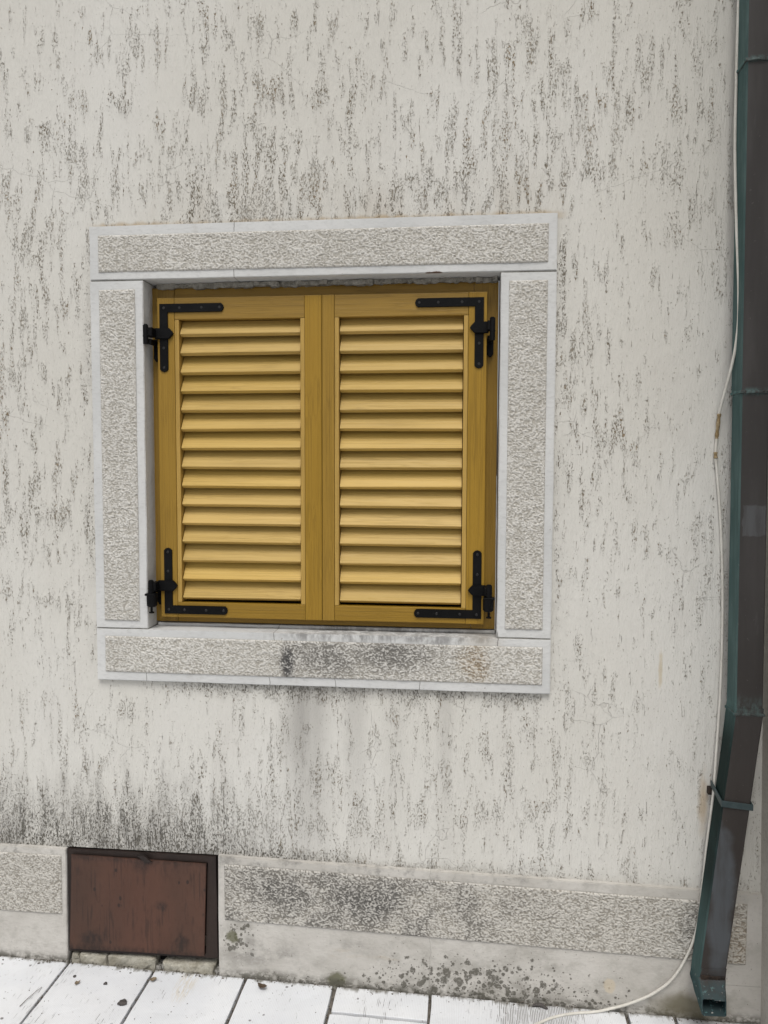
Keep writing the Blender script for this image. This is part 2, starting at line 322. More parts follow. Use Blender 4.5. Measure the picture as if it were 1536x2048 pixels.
def mat_copper():
    s = N('weathered_copper')
    geo = s.t.nodes.new('ShaderNodeNewGeometry')
    sp = s.t.nodes.new('ShaderNodeSeparateXYZ'); s.t.links.new(geo.outputs['True Normal'], sp.inputs[0])
    side = s.ss(s.mul(sp.outputs[0], -1), .45, .8)               # the flank that rain runs down has gone green
    n1 = s.noise(s.sc(14, 14, 2.2), 1, 4, .6); n2 = s.noise(s.sc(60, 60, 8), 1, 4, .65); n3 = s.noise(s.sc(7, 7, 7), 1, 3)
    lowz = s.ss(s.z, .45, -.35)
    brown = s.mix(s.ss(n1, .35, .7), (.044, .041, .040), (.064, .060, .059))
    brown = s.mix(s.mul(lowz, .8), brown, (.030, .024, .021))
    stain = s.mul(s.mx(s.blob(1.005, -.46, .030, .20, .35, 12, .6), s.blob(1.0, -.36, .012, .08, .3, 20, .5)), .9)
    brown = s.mix(s.mul(stain, s.ss(n2, .25, .55, .5, 1)), brown, (.075, .083, .092))
    brown = s.mix(s.mul(s.ss(n2, .60, .78), .35), brown, (.10, .10, .10))
    pw = s.mul(s.sub(s.noise(s.sc(60, 60, 60), 1, 3), .5), .012)
    patch = s.mul(s.mul(s.ss(s.ma('ABSOLUTE', s.add(s.sub(s.x, 1.054), pw)), .0265, .024), s.ss(s.ma('ABSOLUTE', s.add(s.sub(s.z, .452), pw)), .038, .034)), s.ss(n2, .3, .6, .35, .8))
    brown = s.mix(s.mul(patch, .6), brown, (.13, .14, .15))
    teal = s.mix(s.ss(n2, .35, .7), (.058, .098, .096), (.088, .138, .134))
    teal = s.mix(s.mul(s.mul(s.ss(s.z, .05, -.1), s.ss(s.z, -.58, -.40)), .93), teal, (.008, .017, .0155))
    teal = s.mix(s.mul(s.ss(n3, .5, .7), .4), teal, (.03, .07, .068))
    seam = s.mx(s.ss(s.ma('ABSOLUTE', s.sub(s.z, .752)), .013, .002), s.mx(s.ss(s.ma('ABSOLUTE', s.sub(s.z, 1.50)), .010, .002), s.mul(s.mul(s.ss(s.z, .045, .0), s.ss(s.z, -.016, -.008)), .7)))
    seam = s.mul(seam, s.ss(s.noise(s.sc(90, 90, 40), 1, 4, .7), .36, .62))
    foot = s.ss(s.add(s.z, s.mul(s.sub(n2, .5), .05)), -.655, -.69)
    edge = s.mul(s.ss(n2, .62, .7), s.mul(foot, .8))
    c = s.mix(side, brown, teal)
    c = s.mix(s.mul(seam, .55), c, (.11, .19, .185))
    c = s.mix(s.mul(foot, .75), c, (.030, .060, .066))
    ver = s.ss(s.noise(s.sc(85, 85, 60, (4, 4, 4)), 1, 3, .6), .60, .68)
    c = s.mix(s.mul(s.mul(ver, foot), .7), c, (.14, .27, .27))
    paint = s.ss(s.noise(s.sc(110, 110, 80, (1, 8, 4)), 1, 3, .6), .68, .70)
    c = s.mix(s.mul(paint, s.mx(foot, .06)), c, (.50, .49, .46))
    return s.fin(c, s.add(.42, s.mul(n2, .25)), s.bump(s.add(n2, s.mul(n3, 2)), .0012, .5), metal=0, spec=s.ss(side, 0, 1, .34, .03))

def mat_rust(name, a, b, drips):
    s = N(name)
    n1 = s.noise(s.sc(6, 6, 2.2), 1, 4, .6); n2 = s.noise(s.sc(90, 90, 40), 1, 4, .7)
    c = s.mix(s.ss(n1, .3, .7), a, b)
    c = s.mix(s.mul(s.ss(n2, .5, .75), .3), c, tuple(q*.6 for q in a))
    if drips:
        painted_sheen = s.mul(s.ss(s.ma('ABSOLUTE', s.sub(s.x, -.50)), .16, .0), .4)  # soft sheen down the middle, painted into the door colour
        c = s.mix(painted_sheen, c, (.110, .045, .029))
        d = s.mx(s.noise(s.sc(85, 85, 11, (2, 2, 2)), 1, 3, .55), s.sub(s.noise(s.sc(150, 150, 5, (7, 2, 1)), 1, 2, .5), .01))
        gate = s.ss(s.noise(s.sc(24, 24, 12, (6, 1, 2)), 1, 3), .38, .56)
        dr = s.mul(s.ss(d, .53, .64), gate)
        sp = s.mul(s.ss(s.voro(s.sc(40, 10, 26, (3, 0, 3)), 1), .20, .10), s.ss(s.noise(s.sc(17, 17, 17), 1, 2), .50, .62))
        bl = s.mx(s.blob(-.485, -.505, .035, .028, .3, 40), s.mx(s.blob(-.625, -.725, .045, .03, .4, 40), s.mx(s.blob(-.375, -.725, .028, .028, .4, 40), s.blob(-.43, -.62, .02, .02, .4, 40))))
        bl = s.mul(bl, s.ss(n2, .35, .6, .4, 1))
        k = s.clamp(s.add(s.mul(dr, .55), s.mx(sp, s.mul(bl, 1.0))))
        c = s.mix(s.mul(k, .82), c, (.020, .014, .012))
        edge = s.mx(s.ss(s.z, -.735, -.755), s.mul(s.ss(s.z, -.508, -.496), .7))
        c = s.mix(s.mul(s.mul(edge, s.ss(n2, .3, .6)), .7), c, (.018, .012, .010))
    return s.fin(c, s.add(.48, s.mul(n2, .25)), s.bump(s.add(n2, n1), .0011, .6), spec=.35)

def mat_pavement():
    s = N('white_stone')
    r = s.rnd()
    n1 = s.noise(s.sc(6, 6, 6), 1, 4, .6); n2 = s.noise(s.sc(120, 60, 60), 1, 3, .65)
    c = s.mix(s.ss(n1, .3, .7), (.66, .68, .71), (.735, .75, .77))
    c = s.mix(s.mul(r, .12), c, (.54, .54, .545))
    # tooled grooves that run away from the wall, worn and dirty in places
    wob = s.noise(s.sc(14, 9, 1), 1, 2)
    gx = s.add(s.mul(s.x, 235), s.mul(wob, 2.2))
    gw = s.ss(s.ma('ABSOLUTE', s.sub(s.ma('FRACT', gx), .5)), .26, .12)
    br = s.noise(s.sc(300, 26, 1, (1, 4, 2)), 1, 2, .6)
    worn = s.clamp(s.add(s.mul(s.ss(s.x, .40, .56), s.mul(s.ss(s.x, .80, .62), .9)), s.mul(s.ss(s.noise(s.sc(7, 4, 1, (3, 1, 7)), 1, 3), .40, .66), .62)))
    gro = s.mul(gw, s.ss(br, s.sub(.74, s.mul(worn, .35)), s.add(s.sub(.74, s.mul(worn, .35)), .06)))
    c = s.mix(s.mul(worn, .22), c, (.45, .44, .43))
    c = s.mix(s.mul(gro, s.add(.45, s.mul(worn, .4))), c, (.19, .175, .165))
    c = s.mix(s.mul(gw, .16), c, (.36, .35, .34))
    # dark gum and dirt spots, rust below the hatch
    v = s.voro(s.sc(1, 1, 1), 30)
    spot = s.mul(s.ss(s.add(v, s.mul(s.sub(n2, .5), .3)), .15, .07), s.ss(s.noise(s.sc(14, 14, 1, (5, 3, 2)), 1, 2), .55, .60))
    c = s.mix(s.mul(spot, .8), c, (.10, .09, .085))
    v2 = s.ss(s.noise(s.sc(140, 140, 1, (5, 3, 9)), 1, 2), .70, .74)
    c = s.mix(s.mul(v2, .6), c, (.20, .18, .165))
    dx = s.mul(s.sub(s.x, -.345), 1/.035); dy = s.mul(s.add(s.y, .06), 1/.10)
    ru = s.ss(s.add(s.add(s.mul(dx, dx), s.mul(dy, dy)), s.mul(s.sub(br, .5), 2)), 1, .1)
    c = s.mix(s.mul(s.mul(ru, s.ss(br, .42, .62)), .5), c, (.50, .39, .20))
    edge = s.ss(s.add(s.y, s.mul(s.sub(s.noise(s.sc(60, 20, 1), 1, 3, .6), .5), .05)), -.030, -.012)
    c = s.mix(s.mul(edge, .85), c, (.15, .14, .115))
    c = s.mix(s.mul(s.ss(n2, .58, .75), .25), c, (.42, .41, .40))
    c = s.mix(s.mul(s.ss(s.x, .86, 1.0), .35), c, (.36, .345, .32))
    h = s.sub(s.add(s.mul(n2, .4), s.mul(n1, .6)), s.mul(gro, .9))
    return s.fin(c, .8, s.bump(h, .002, .8), spec=.25)

def mat_simple(name, a, b, scale=30, rough=.8, dist=.002, spec=.3, detail=4):
    s = N(name)
    n = s.noise(s.sc(scale, scale, scale), 1, detail, .65); n2 = s.noise(s.sc(scale*6, scale*6, scale*6), 1, 3, .6)
    c = s.mix(s.ss(n, .3, .7), a, b); c = s.mix(s.mul(s.ss(n2, .5, .75), .3), c, tuple(q*.55 for q in a))
    return s.fin(c, rough, s.bump(s.add(n, s.mul(n2, .5)), dist, .8), spec=spec)

def mat_neighbour():
    s = N('grey_roughcast')
    n = s.noise(s.sc(120, 120, 120), 1, 4, .7); n1 = s.noise(s.sc(4, 4, 3), 1, 4, .6)
    c = s.mix(s.ss(n1, .3, .7), (.48, .455, .41), (.60, .575, .53))
    c = s.mix(s.mul(s.ss(n, .52, .32), .4), c, (.32, .295, .26))
    return s.fin(c, .9, s.bump(n, .003, 1), spec=.2)

MP, MB_, MR, MPL = mat_plaster(), mat_band(), mat_rough(), mat_plinth()
FR_A, FR_B = (.258, .150, .022), (.315, .192, .035)
SL_A, SL_B = (.425, .278, .074), (.525, .368, .122)
MWV, MWH = mat_wood('stained_wood_upright', FR_A, FR_B, 'z'), mat_wood('stained_wood_rail', FR_A, FR_B, 'x')
MSL = mat_wood('louvre_wood', SL_A, SL_B, 'x', .62)
MBD = mat_wood('bead_wood', (.38, .24, .062), (.45, .295, .085), 'z', .6)
MI, MC = mat_iron(), mat_copper()
MRD, MRF = mat_rust('rusted_door_paint', (.058, .0300, .0205), (.086, .0405, .0265), True), mat_rust('rusted_frame', (.016, .011, .0095), (.028, .017, .013), False)
MPV = mat_pavement()
MJ = mat_simple('joint_dirt', (.075, .066, .056), (.20, .18, .155), 60)
MST = mat_simple('broken_stone', (.26, .24, .19), (.44, .42, .36), 30, dist=.006)
MMO = mat_simple('mortar', (.20, .19, .165), (.36, .345, .31), 60, dist=.005)
MCB = mat_simple('cable_sheath', (.56, .54, .485), (.66, .64, .59), 20, .5, .0004, .4)
MTP = mat_simple('old_tape', (.20, .135, .055), (.42, .34, .22), 70, .6, .001)
MSC = mat_simple('screw_iron', (.004, .004, .0045), (.013, .012, .012), 400, .4, .0004, .5)
MDK = mat_simple('dark_interior', (.006, .006, .006), (.010, .010, .010), 10)  # near-black colour for the unlit space behind shutters and hatch
MNB = mat_neighbour()
MRO = mat_simple('street_stone', (.30, .29, .275), (.40, .39, .37), 9, dist=.004)
MLF = mat_simple('dry_leaf', (.055, .038, .025), (.11, .078, .05), 90)
MPB = mat_simple('dark_pebble', (.05, .046, .044), (.10, .09, .085), 90)
MPN = mat_simple('pale_leaf', (.17, .13, .085), (.26, .21, .15), 90)
MGR = mat_simple('grit', (.05, .045, .038), (.19, .165, .135), 300)
MBO = mat_simple('dark_bolt', (.014, .012, .011), (.04, .026, .018), 90)
MCW = mat_simple('patina_strap', (.028, .046, .050), (.042, .064, .068), 40, .5, .0008, .4)

# ------------------------------------------------------------------ mesh helpers
def obj(name, bm, mats, parent=None, smooth=False):
    me = bpy.data.meshes.new(name); bm.normal_update(); bm.to_mesh(me); bm.free()
    for m in (mats if isinstance(mats, (list, tuple)) else [mats]): me.materials.append(m)
    if smooth:
        for p in me.polygons: p.use_smooth = True
    o = bpy.data.objects.new(name, me); C.objects.link(o)
    if parent: 
        o.parent = parent; o.matrix_parent_inverse = wmat(parent).inverted()
    return o
def wmat(o):
    m = Matrix.Translation(o.location)
    return m
def tag(o, label, cat, group=None):
    o['label'] = label; o['category'] = cat
    if group: o['group'] = group
    return o
def thing(name, label, cat, loc, group=None):
    o = bpy.data.objects.new(name, None); C.objects.link(o); o.location = loc; o.empty_display_size = .1
    return tag(o, label, cat, group)
def structure(o): o['kind'] = 'structure'; return o

def add_box(bm, x0, x1, y0, y1, z0, z1, bev=0.0, mat=0, seg=1):
    vs = [bm.verts.new((x, y, z)) for x in (x0, x1) for y in (y0, y1) for z in (z0, z1)]
    fs = [bm.faces.new([vs[i] for i in q]) for q in ((0,1,3,2),(4,6,7,5),(0,4,5,1),(2,3,7,6),(0,2,6,4),(1,5,7,3))]
    es = list({e for f in fs for e in f.edges})
    for f in fs: f.material_index = mat
    if bev:
        r = bmesh.ops.bevel(bm, geom=es, offset=bev, segments=seg, affect='EDGES', profile=.6)
        for f in r['faces']: f.material_index = mat
    return vs
def add_prism_xz(bm, pts, y0, y1, bev=0.0):          # polygon in the wall's plane, given depth
    n = len(pts); a = [bm.verts.new((x, y0, z)) for x, z in pts]; b = [bm.verts.new((x, y1, z)) for x, z in pts]
    fs = [bm.faces.new(a), bm.faces.new(b[::-1])]
    for i in range(n): fs.append(bm.faces.new((a[i], b[i], b[(i+1) % n], a[(i+1) % n])))
    bmesh.ops.recalc_face_normals(bm, faces=fs)
    if bev: bmesh.ops.bevel(bm, geom=list({e for e in fs[0].edges} | {e for e in fs[1].edges}), offset=bev, segments=2, affect='EDGES')
def add_cyl(bm, c0, c1, r, n=16, r1=None, caps=True):
    c0, c1 = Vector(c0), Vector(c1); d = (c1-c0).normalized(); q = d.to_track_quat('Z', 'Y')
    A = [bm.verts.new(c0 + q @ Vector((r*math.cos(t), r*math.sin(t), 0))) for t in [2*math.pi*i/n for i in range(n)]]
    B = [bm.verts.new(c1 + q @ Vector(((r1 or r)*math.cos(t), (r1 or r)*math.sin(t), 0))) for t in [2*math.pi*i/n for i in range(n)]]
    fs = [bm.faces.new((A[i], A[(i+1) % n], B[(i+1) % n], B[i])) for i in range(n)]
    if caps: fs += [bm.faces.new(A[::-1]), bm.faces.new(B)]
    return fs
def tube(bm, pts, r, n=10, sub=6):
    P = [Vector(p) for p in pts]; Q = []
    for i in range(len(P)-1):
        p0, p1, p2, p3 = P[max(i-1, 0)], P[i], P[i+1], P[min(i+2, len(P)-1)]
        for k in range(sub):
            t = k/sub
            Q.append(.5*((2*p1)+(p2-p0)*t+(2*p0-5*p1+4*p2-p3)*t*t+(3*p1-p0-3*p2+p3)*t**3))
    Q.append(P[-1]); rings = []; nrm = Vector((0, -1, 0))
    for i, p in enumerate(Q):
        d = (Q[min(i+1, len(Q)-1)]-Q[max(i-1, 0)]).normalized()
        nrm = (nrm - d*nrm.dot(d)).normalized(); b = d.cross(nrm)
        rr = r(i/(len(Q)-1)) if callable(r) else r
        rings.append([bm.verts.new(p + nrm*rr*math.cos(2*math.pi*j/n) + b*rr*math.sin(2*math.pi*j/n)) for j in range(n)])
    for a, c in zip(rings, rings[1:]):
        for j in range(n): bm.faces.new((a[j], a[(j+1) % n], c[(j+1) % n], c[j]))
    bm.faces.new(rings[0][::-1]); bm.faces.new(rings[-1])
    bmesh.ops.recalc_face_normals(bm, faces=bm.faces[:])
def roughen(bm, amp, freq, maxlen=.03, seed=0):       # hand-made edges: long edges cut, vertices nudged by smooth noise
    for _ in range(6):
        es = [e for e in bm.edges if e.calc_length() > maxlen]
        if not es: break
        bmesh.ops.subdivide_edges(bm, edges=es, cuts=1, use_grid_fill=True)
    for v in bm.verts:
        p = v.co*freq + Vector((seed, seed*2, 0)); q = v.co*freq*4 + Vector((seed, 9, 0))
        d = mnoise.noise_vector(p)*amp + mnoise.noise_vector(q)*amp*.5
        v.co += d
def lerp2(q, u, v):                                   # quad corners TL, TR, BR, BL as (x, z)
    (ax, az), (bx, bz), (cx, cz), (dx, dz) = q
    return ((1-v)*((1-u)*ax+u*bx)+v*((1-u)*dx+u*cx), (1-v)*((1-u)*az+u*bz)+v*((1-u)*dz+u*cz))
def framed_block(bm, outer, inner, yf, yb, inset=.0025):
    """a slab of cement: smooth band round a sunk field; outer and inner are quads TL, TR, BR, BL in (x, z)"""
    o = [bm.verts.new((x, yf, z)) for x, z in outer]; ob = [bm.verts.new((x, yb, z)) for x, z in outer]
    i = [bm.verts.new((x, yf, z)) for x, z in inner]; ib = [bm.verts.new((x, yf+inset, z)) for x, z in inner]
    for k in range(4):
        l = (k+1) % 4
        bm.faces.new((o[k], o[l], i[l], i[k])); bm.faces.new((i[k], i[l], ib[l], ib[k])); bm.faces.new((o[l], o[k], ob[k], ob[l]))
    bm.faces.new(ib); bm.faces.new(ob)
    bmesh.ops.recalc_face_normals(bm, faces=bm.faces[:])
    es = [e for e in bm.edges if all(v in o for v in e.verts)]
    bmesh.ops.bevel(bm, geom=es, offset=.0018, segments=2, affect='EDGES')
def roughcast(quad, yb, name, parent, mat, amp=.0042, step=.00145, freq=118, seed=0.0, aniso=(.86, 1.12), lumpy=.25):
    """worm-like sprayed render modelled as real relief, its height also kept as an attribute for the dirt and painted shade in the hollows"""
    W = math.dist(quad[0], quad[1]); H = math.dist(quad[0], quad[3]); nx, nz = max(2, int(W/step)), max(2, int(H/step))
    verts, rel = [], []
    for j in range(nz+1):
        for i in range(nx+1):
            x, z = lerp2(quad, i/nx, j/nz)
            p = Vector((x*freq*aniso[0], seed, z*freq*aniso[1]))
            wv = mnoise.noise_vector(p*.5)*.9
            a = mnoise.noise(p+wv); b = mnoise.noise(p*1.9+wv+Vector((7, 3, 1)))
            ridge = 1-min(1, abs(a)*2.6)
            lump = min(1, abs(a)*2.4)
            h = lumpy*(.62*lump+.16) + (1-lumpy)*.55*ridge + .38*(.5+.9*b) + .10*(.5+.8*mnoise.noise(p*.5+Vector((1, 9, 4))))
            h = max(0, min(1, h))
            e = min(i, nx-i, j, nz-j)
            y = yb - .0012 - amp*h*(min(1, .25+e*.35))
            verts.append((x, y, z)); rel.append(h)
    faces = [(j*(nx+1)+i, (j+1)*(nx+1)+i, (j+1)*(nx+1)+i+1, j*(nx+1)+i+1) for j in range(nz) for i in range(nx)]
    me = bpy.data.meshes.new(name); me.from_pydata(verts, [], faces); me.materials.append(mat)
    at = me.attributes.new('relief', 'FLOAT', 'POINT'); at.data.foreach_set('value', rel)
    for p in me.polygons: p.use_smooth = True
    o = bpy.data.objects.new(name, me); C.objects.link(o); o.parent = parent
    return o
def rect(x0, x1, z0, z1): return [(x0, z1), (x1, z1), (x1, z0), (x0, z0)]
def gz(x): return -.807-.018*x                       # the pavement falls slightly to the right
ORI = Vector((0, 0, 0))

# ------------------------------------------------------------------ ground
bm = bmesh.new(); g = 120
vs = [bm.verts.new((x, y, gz(0)-.03)) for x, y in ((-g, -g), (g, -g), (g, g), (-g, g))]; bm.faces.new(vs)
structure(obj('ground', bm, MRO))
bm = bmesh.new()
for x0, x1, y0, y1 in ((-3.2, 1.40, -3.0, .25),):
    add_box(bm, x0, x1, y0, y1, -.86, -.86, 0)
    for v in bm.verts: v.co.z = gz(v.co.x) - (.014 if v.co.z > -1 and True else 0)
bmesh.ops.remove_doubles(bm, verts=bm.verts[:], dist=1e-5)
structure(obj('joint_bed', bm, MJ))
bm = bmesh.new()
def slab(x0, x1, y0, y1, gap=.0045):
    x0 += gap*random.uniform(.7, 1.4); x1 -= gap*random.uniform(.7, 1.4); y0 += gap; y1 -= gap*random.uniform(.6, 1)
    b2 = bmesh.new(); add_box(b2, x0, x1, y0, y1, -.02, 0, .0022, 0, 2)
    roughen(b2, .0017, 22, .06, random.random()*40)
    tx, ty = random.uniform(-.004, .004), random.uniform(-.004, .004)
    for v in b2.verts: v.co.z += gz(v.co.x) + tx*(v.co.x-(x0+x1)/2) + ty*(v.co.y-(y0+y1)/2)
    me = bpy.data.meshes.new('t'); b2.to_mesh(me); b2.free(); bm.from_mesh(me); bpy.data.meshes.remove(me)
xs = [-3.2, -2.93, -2.70, -2.45, -2.2, -1.95, -1.68, -1.44, -1.19, -.945, -.695, -.45, -.196, .048, .302, .803, .925, 1.16, 1.40]
for i, (a, b) in enumerate(zip(xs, xs[1:])):
    if abs(a-.048) < 1e-3: slab(a, b, -.115, -.0125); slab(a, b, -.56, -.118)
    else: slab(a, b, -.46-.09*((i*7) % 3), -.0125)
    y = -.56 if abs(a-.048) < 1e-3 else -.46-.09*((i*7) % 3)
    while y > -2.9:
        y2 = max(-3.0, y-random.uniform(.38, .6)); slab(a, b, y2, y, .004); y = y2
structure(obj('pavement', bm, MPV))

# ------------------------------------------------------------------ the house wall
house = thing('house_wall', 'pale rough-plastered house wall with a cement window surround and plinth, streaked with dark pits', 'wall', ORI)
def wall_mesh():
    bm = bmesh.new(); X = [-2.8, -.702, -.598, -.270, .598, 1.16]; Z = [-.95, -.80, -.474, .002, 1.195, 3.2]
    holes = [(2, 3, 3), (3, 3, 3), (1, 1, 1)]
    def is_hole(i, j):
        x = (X[i]+X[i+1])/2; z = (Z[j]+Z[j+1])/2
        return (-.598 < x < .598 and .002 < z < 1.195) or (-.702 < x < -.270 and -.80 < z < -.474)
    V = {}
    def v(x, y, z):
        k = (round(x, 4), round(y, 4), round(z, 4))
        if k not in V: V[k] = bm.verts.new((x, y, z))
        return V[k]
    T = .32
    n = len(X)-1; m = len(Z)-1
    for i in range(n):
        for j in range(m):
            if is_hole(i, j): continue
            a, b, c, d = X[i], X[i+1], Z[j], Z[j+1]
            bm.faces.new((v(a, 0, c), v(b, 0, c), v(b, 0, d), v(a, 0, d)))
            bm.faces.new((v(a, T, d), v(b, T, d), v(b, T, c), v(a, T, c)))
            for di, dj, q in ((-1, 0, ((a, d), (a, c))), (1, 0, ((b, c), (b, d))), (0, -1, ((a, c), (b, c))), (0, 1, ((b, d), (a, d)))):
                ii, jj = i+di, j+dj
                if not (0 <= ii < n and 0 <= jj < m) or is_hole(ii, jj):
                    (x0, z0), (x1, z1) = q
                    bm.faces.new((v(x0, 0, z0), v(x0, T, z0), v(x1, T, z1), v(x1, 0, z1)))
    bmesh.ops.recalc_face_normals(bm, faces=bm.faces[:])
    return bm
obj('plaster', wall_mesh(), MP, house)
YF = -.012
def stone(name, outer, inner, seed, panel=True, yb=.09, mat=None, rc_amp=.0058, yf=YF, freq=128, lumpy=.35):
    bm = bmesh.new(); framed_block(bm, outer, inner, yf, yb)
    roughen(bm, .0009, 9, .045, seed)
    p = obj(name, bm, mat or MB_, house)
    if panel:
        e = -.0006
        q = [(inner[0][0]+e, inner[0][1]-e), (inner[1][0]-e, inner[1][1]-e), (inner[2][0]-e, inner[2][1]+e), (inner[3][0]+e, inner[3][1]+e)]
        roughcast(q, yf+.0012, 'rough_panel', p, MR, rc_amp, seed=seed*3.1, freq=freq, lumpy=lumpy)
    return p
stone('lintel', rect(-.6, .6, 1.0585, 1.197), rect(-.575, .578, 1.0785, 1.1715), 1)
stone('jamb', rect(-.6, -.4565, .1425, 1.0555), rect(-.575, -.4785, .163, 1.0325), 2)
stone('jamb', rect(.4645, .6, .1425, 1.0555), rect(.485, .578, .165, 1.0345), 3)
stone('window_sill', rect(-.6, .6, .0, .1395), rect(-.575, .579, .0235, .1195), 4)
# mortar left in the joints of the surround
bm = bmesh.new()
add_box(bm, -.598, -.458, -.008, .08, 1.0553, 1.0588); add_box(bm, .466, .598, -.008, .08, 1.0553, 1.0588)
add_box(bm, -.598, -.458, -.009, .08, .1393, .1427); add_box(bm, .466, .598, -.009, .08, .1393, .1427)
obj('mortar_joint', bm, MMO, house)
# ragged mortar between the lintel and the window frame, and the lip under the frame
bm = bmesh.new(); random.seed(5)
x = -.44
while x < .455:
    wdt = random.uniform(.012, .07); add_box(bm, x, min(x+wdt, .458), .030+random.uniform(0, .012), .085, 1.0470-random.uniform(0, .004), 1.0583, .0015); x += wdt-random.uniform(0, .004)
roughen(bm, .0038, 75, .006, 3)
obj('mortar_bed', bm, MMO, house)
bm = bmesh.new(); add_box(bm, -.452, .462, .046, .09, .1398, .1478, .001); roughen(bm, .0008, 20, .04, 8)
obj('sill_lip', bm, MB_, house)
# plinth
stone('plinth', [(-2.8, -.476), (-.700, -.4755), (-.7015, -.95), (-2.8, -.95)], [(-1.62, -.4945), (-.7135, -.494), (-.7145, -.6605), (-1.62, -.66)], 5, True, .2, MPL, .0058, freq=132, lumpy=.6)
stone('plinth', [(-.2705, -.472), (1.150, -.4925), (1.150, -.95), (-.2705, -.95)], [(-.2525, -.4925), (1.0950, -.5185), (1.0955, -.6755), (-.2525, -.6455)], 6, True, .2, MPL, .0062, freq=126, lumpy=.65)
# broken stone course under the hatch
bm = bmesh.new()
for x0, x1, z1, y in ((-.698, -.672, -.776, -.004), (-.668, -.590, -.774, -.010), (-.588, -.452, -.773, -.006), (-.428, -.285, -.779, -.013)):
    add_box(bm, x0, x1, y, .12, -.90, z1, .006, 0, 2)
roughen(bm, .0045, 38, .016, 11)
obj('broken_stone', bm, MST, house)
bm = bmesh.new(); add_box(bm, -.700, -.272, .03, .14, -.90, -.79, 0); add_box(bm, -.700, -.272, .15, .16, -.80, -.475)  # near-black boxes painting in the darkness behind hatch and stones
obj('hatch_dark_backing', bm, MDK, house)

# ------------------------------------------------------------------ the shuttered window
win = thing('louvred_shutters', 'pair of closed golden stained wooden louvred shutters with black iron hinges and corner straps', 'shutters', ORI)
bm = bmesh.new()
FX0, FX1, FZ0, FZ1 = -.4575, .4615, .151, 1.0490
add_box(bm, FX0, FX0+.062, .048, .10, FZ0, FZ1, .0012, 0); add_box(bm, FX1-.062, FX1, .048, .10, FZ0, FZ1, .0012, 0)
add_box(bm, FX0+.0626, FX1-.0626, .0485, .10, FZ1-.062, FZ1, .0012, 1); add_box(bm, FX0+.0626, FX1-.0626, .0485, .10, FZ0, FZ0+.045, .0012, 1)
obj('window_frame', bm, [MWV, MWH], win)
bm = bmesh.new(); add_box(bm, FX0+.05, FX1-.05, .104, .108, FZ0+.03, FZ1-.04)  # near-black sheet standing in for the darkness behind the slats
obj('dark_backing', bm, MDK, win)
LYF, LYB = .018, .046
def strap(parent, cx, cz, sx, sz):
    """L-shaped corner strap; (cx, cz) its outer corner, sx and sz the way its arms run"""
    w_, L, Ht = .0225, .174, .178
    P = lambda a, b: (cx+sx*a, cz+sz*b)
    t = .007
    pts = [P(0, 0), P(L-t, 0), P(L-.002, .005), P(L, w_/2), P(L-.002, w_-.005), P(L-t, w_), P(w_, w_), P(w_, Ht-t), P(w_-.005, Ht-.002), P(w_/2, Ht), P(.005, Ht-.002), P(0, Ht-t)]
    bm = bmesh.new(); add_prism_xz(bm, pts, LYF-.0035, LYF+.002, .0009)
    st = obj('corner_strap', bm, MI, parent)
    bm = bmesh.new()
    for a, b in ((.012, .011), (.055, .011), (.115, .011), (.163, .011), (.011, .1665), (.011, .115)):
        x, z = P(a, b)
        add_cyl(bm, (x, LYF-.0030, z), (x, LYF-.0044, z), .0042, 12, .0028)
    me = bpy.data.meshes.new('t'); bm.to_mesh(me); bm.free()
    b2 = bmesh.new(); b2.from_mesh(st.data); n0 = len(b2.faces); b2.from_mesh(me); b2.faces.ensure_lookup_table()
    for f in b2.faces[n0:]: f.material_index = 1
    b2.to_mesh(st.data); b2.free(); bpy.data.meshes.remove(me); st.data.materials.append(MSC)
    return st
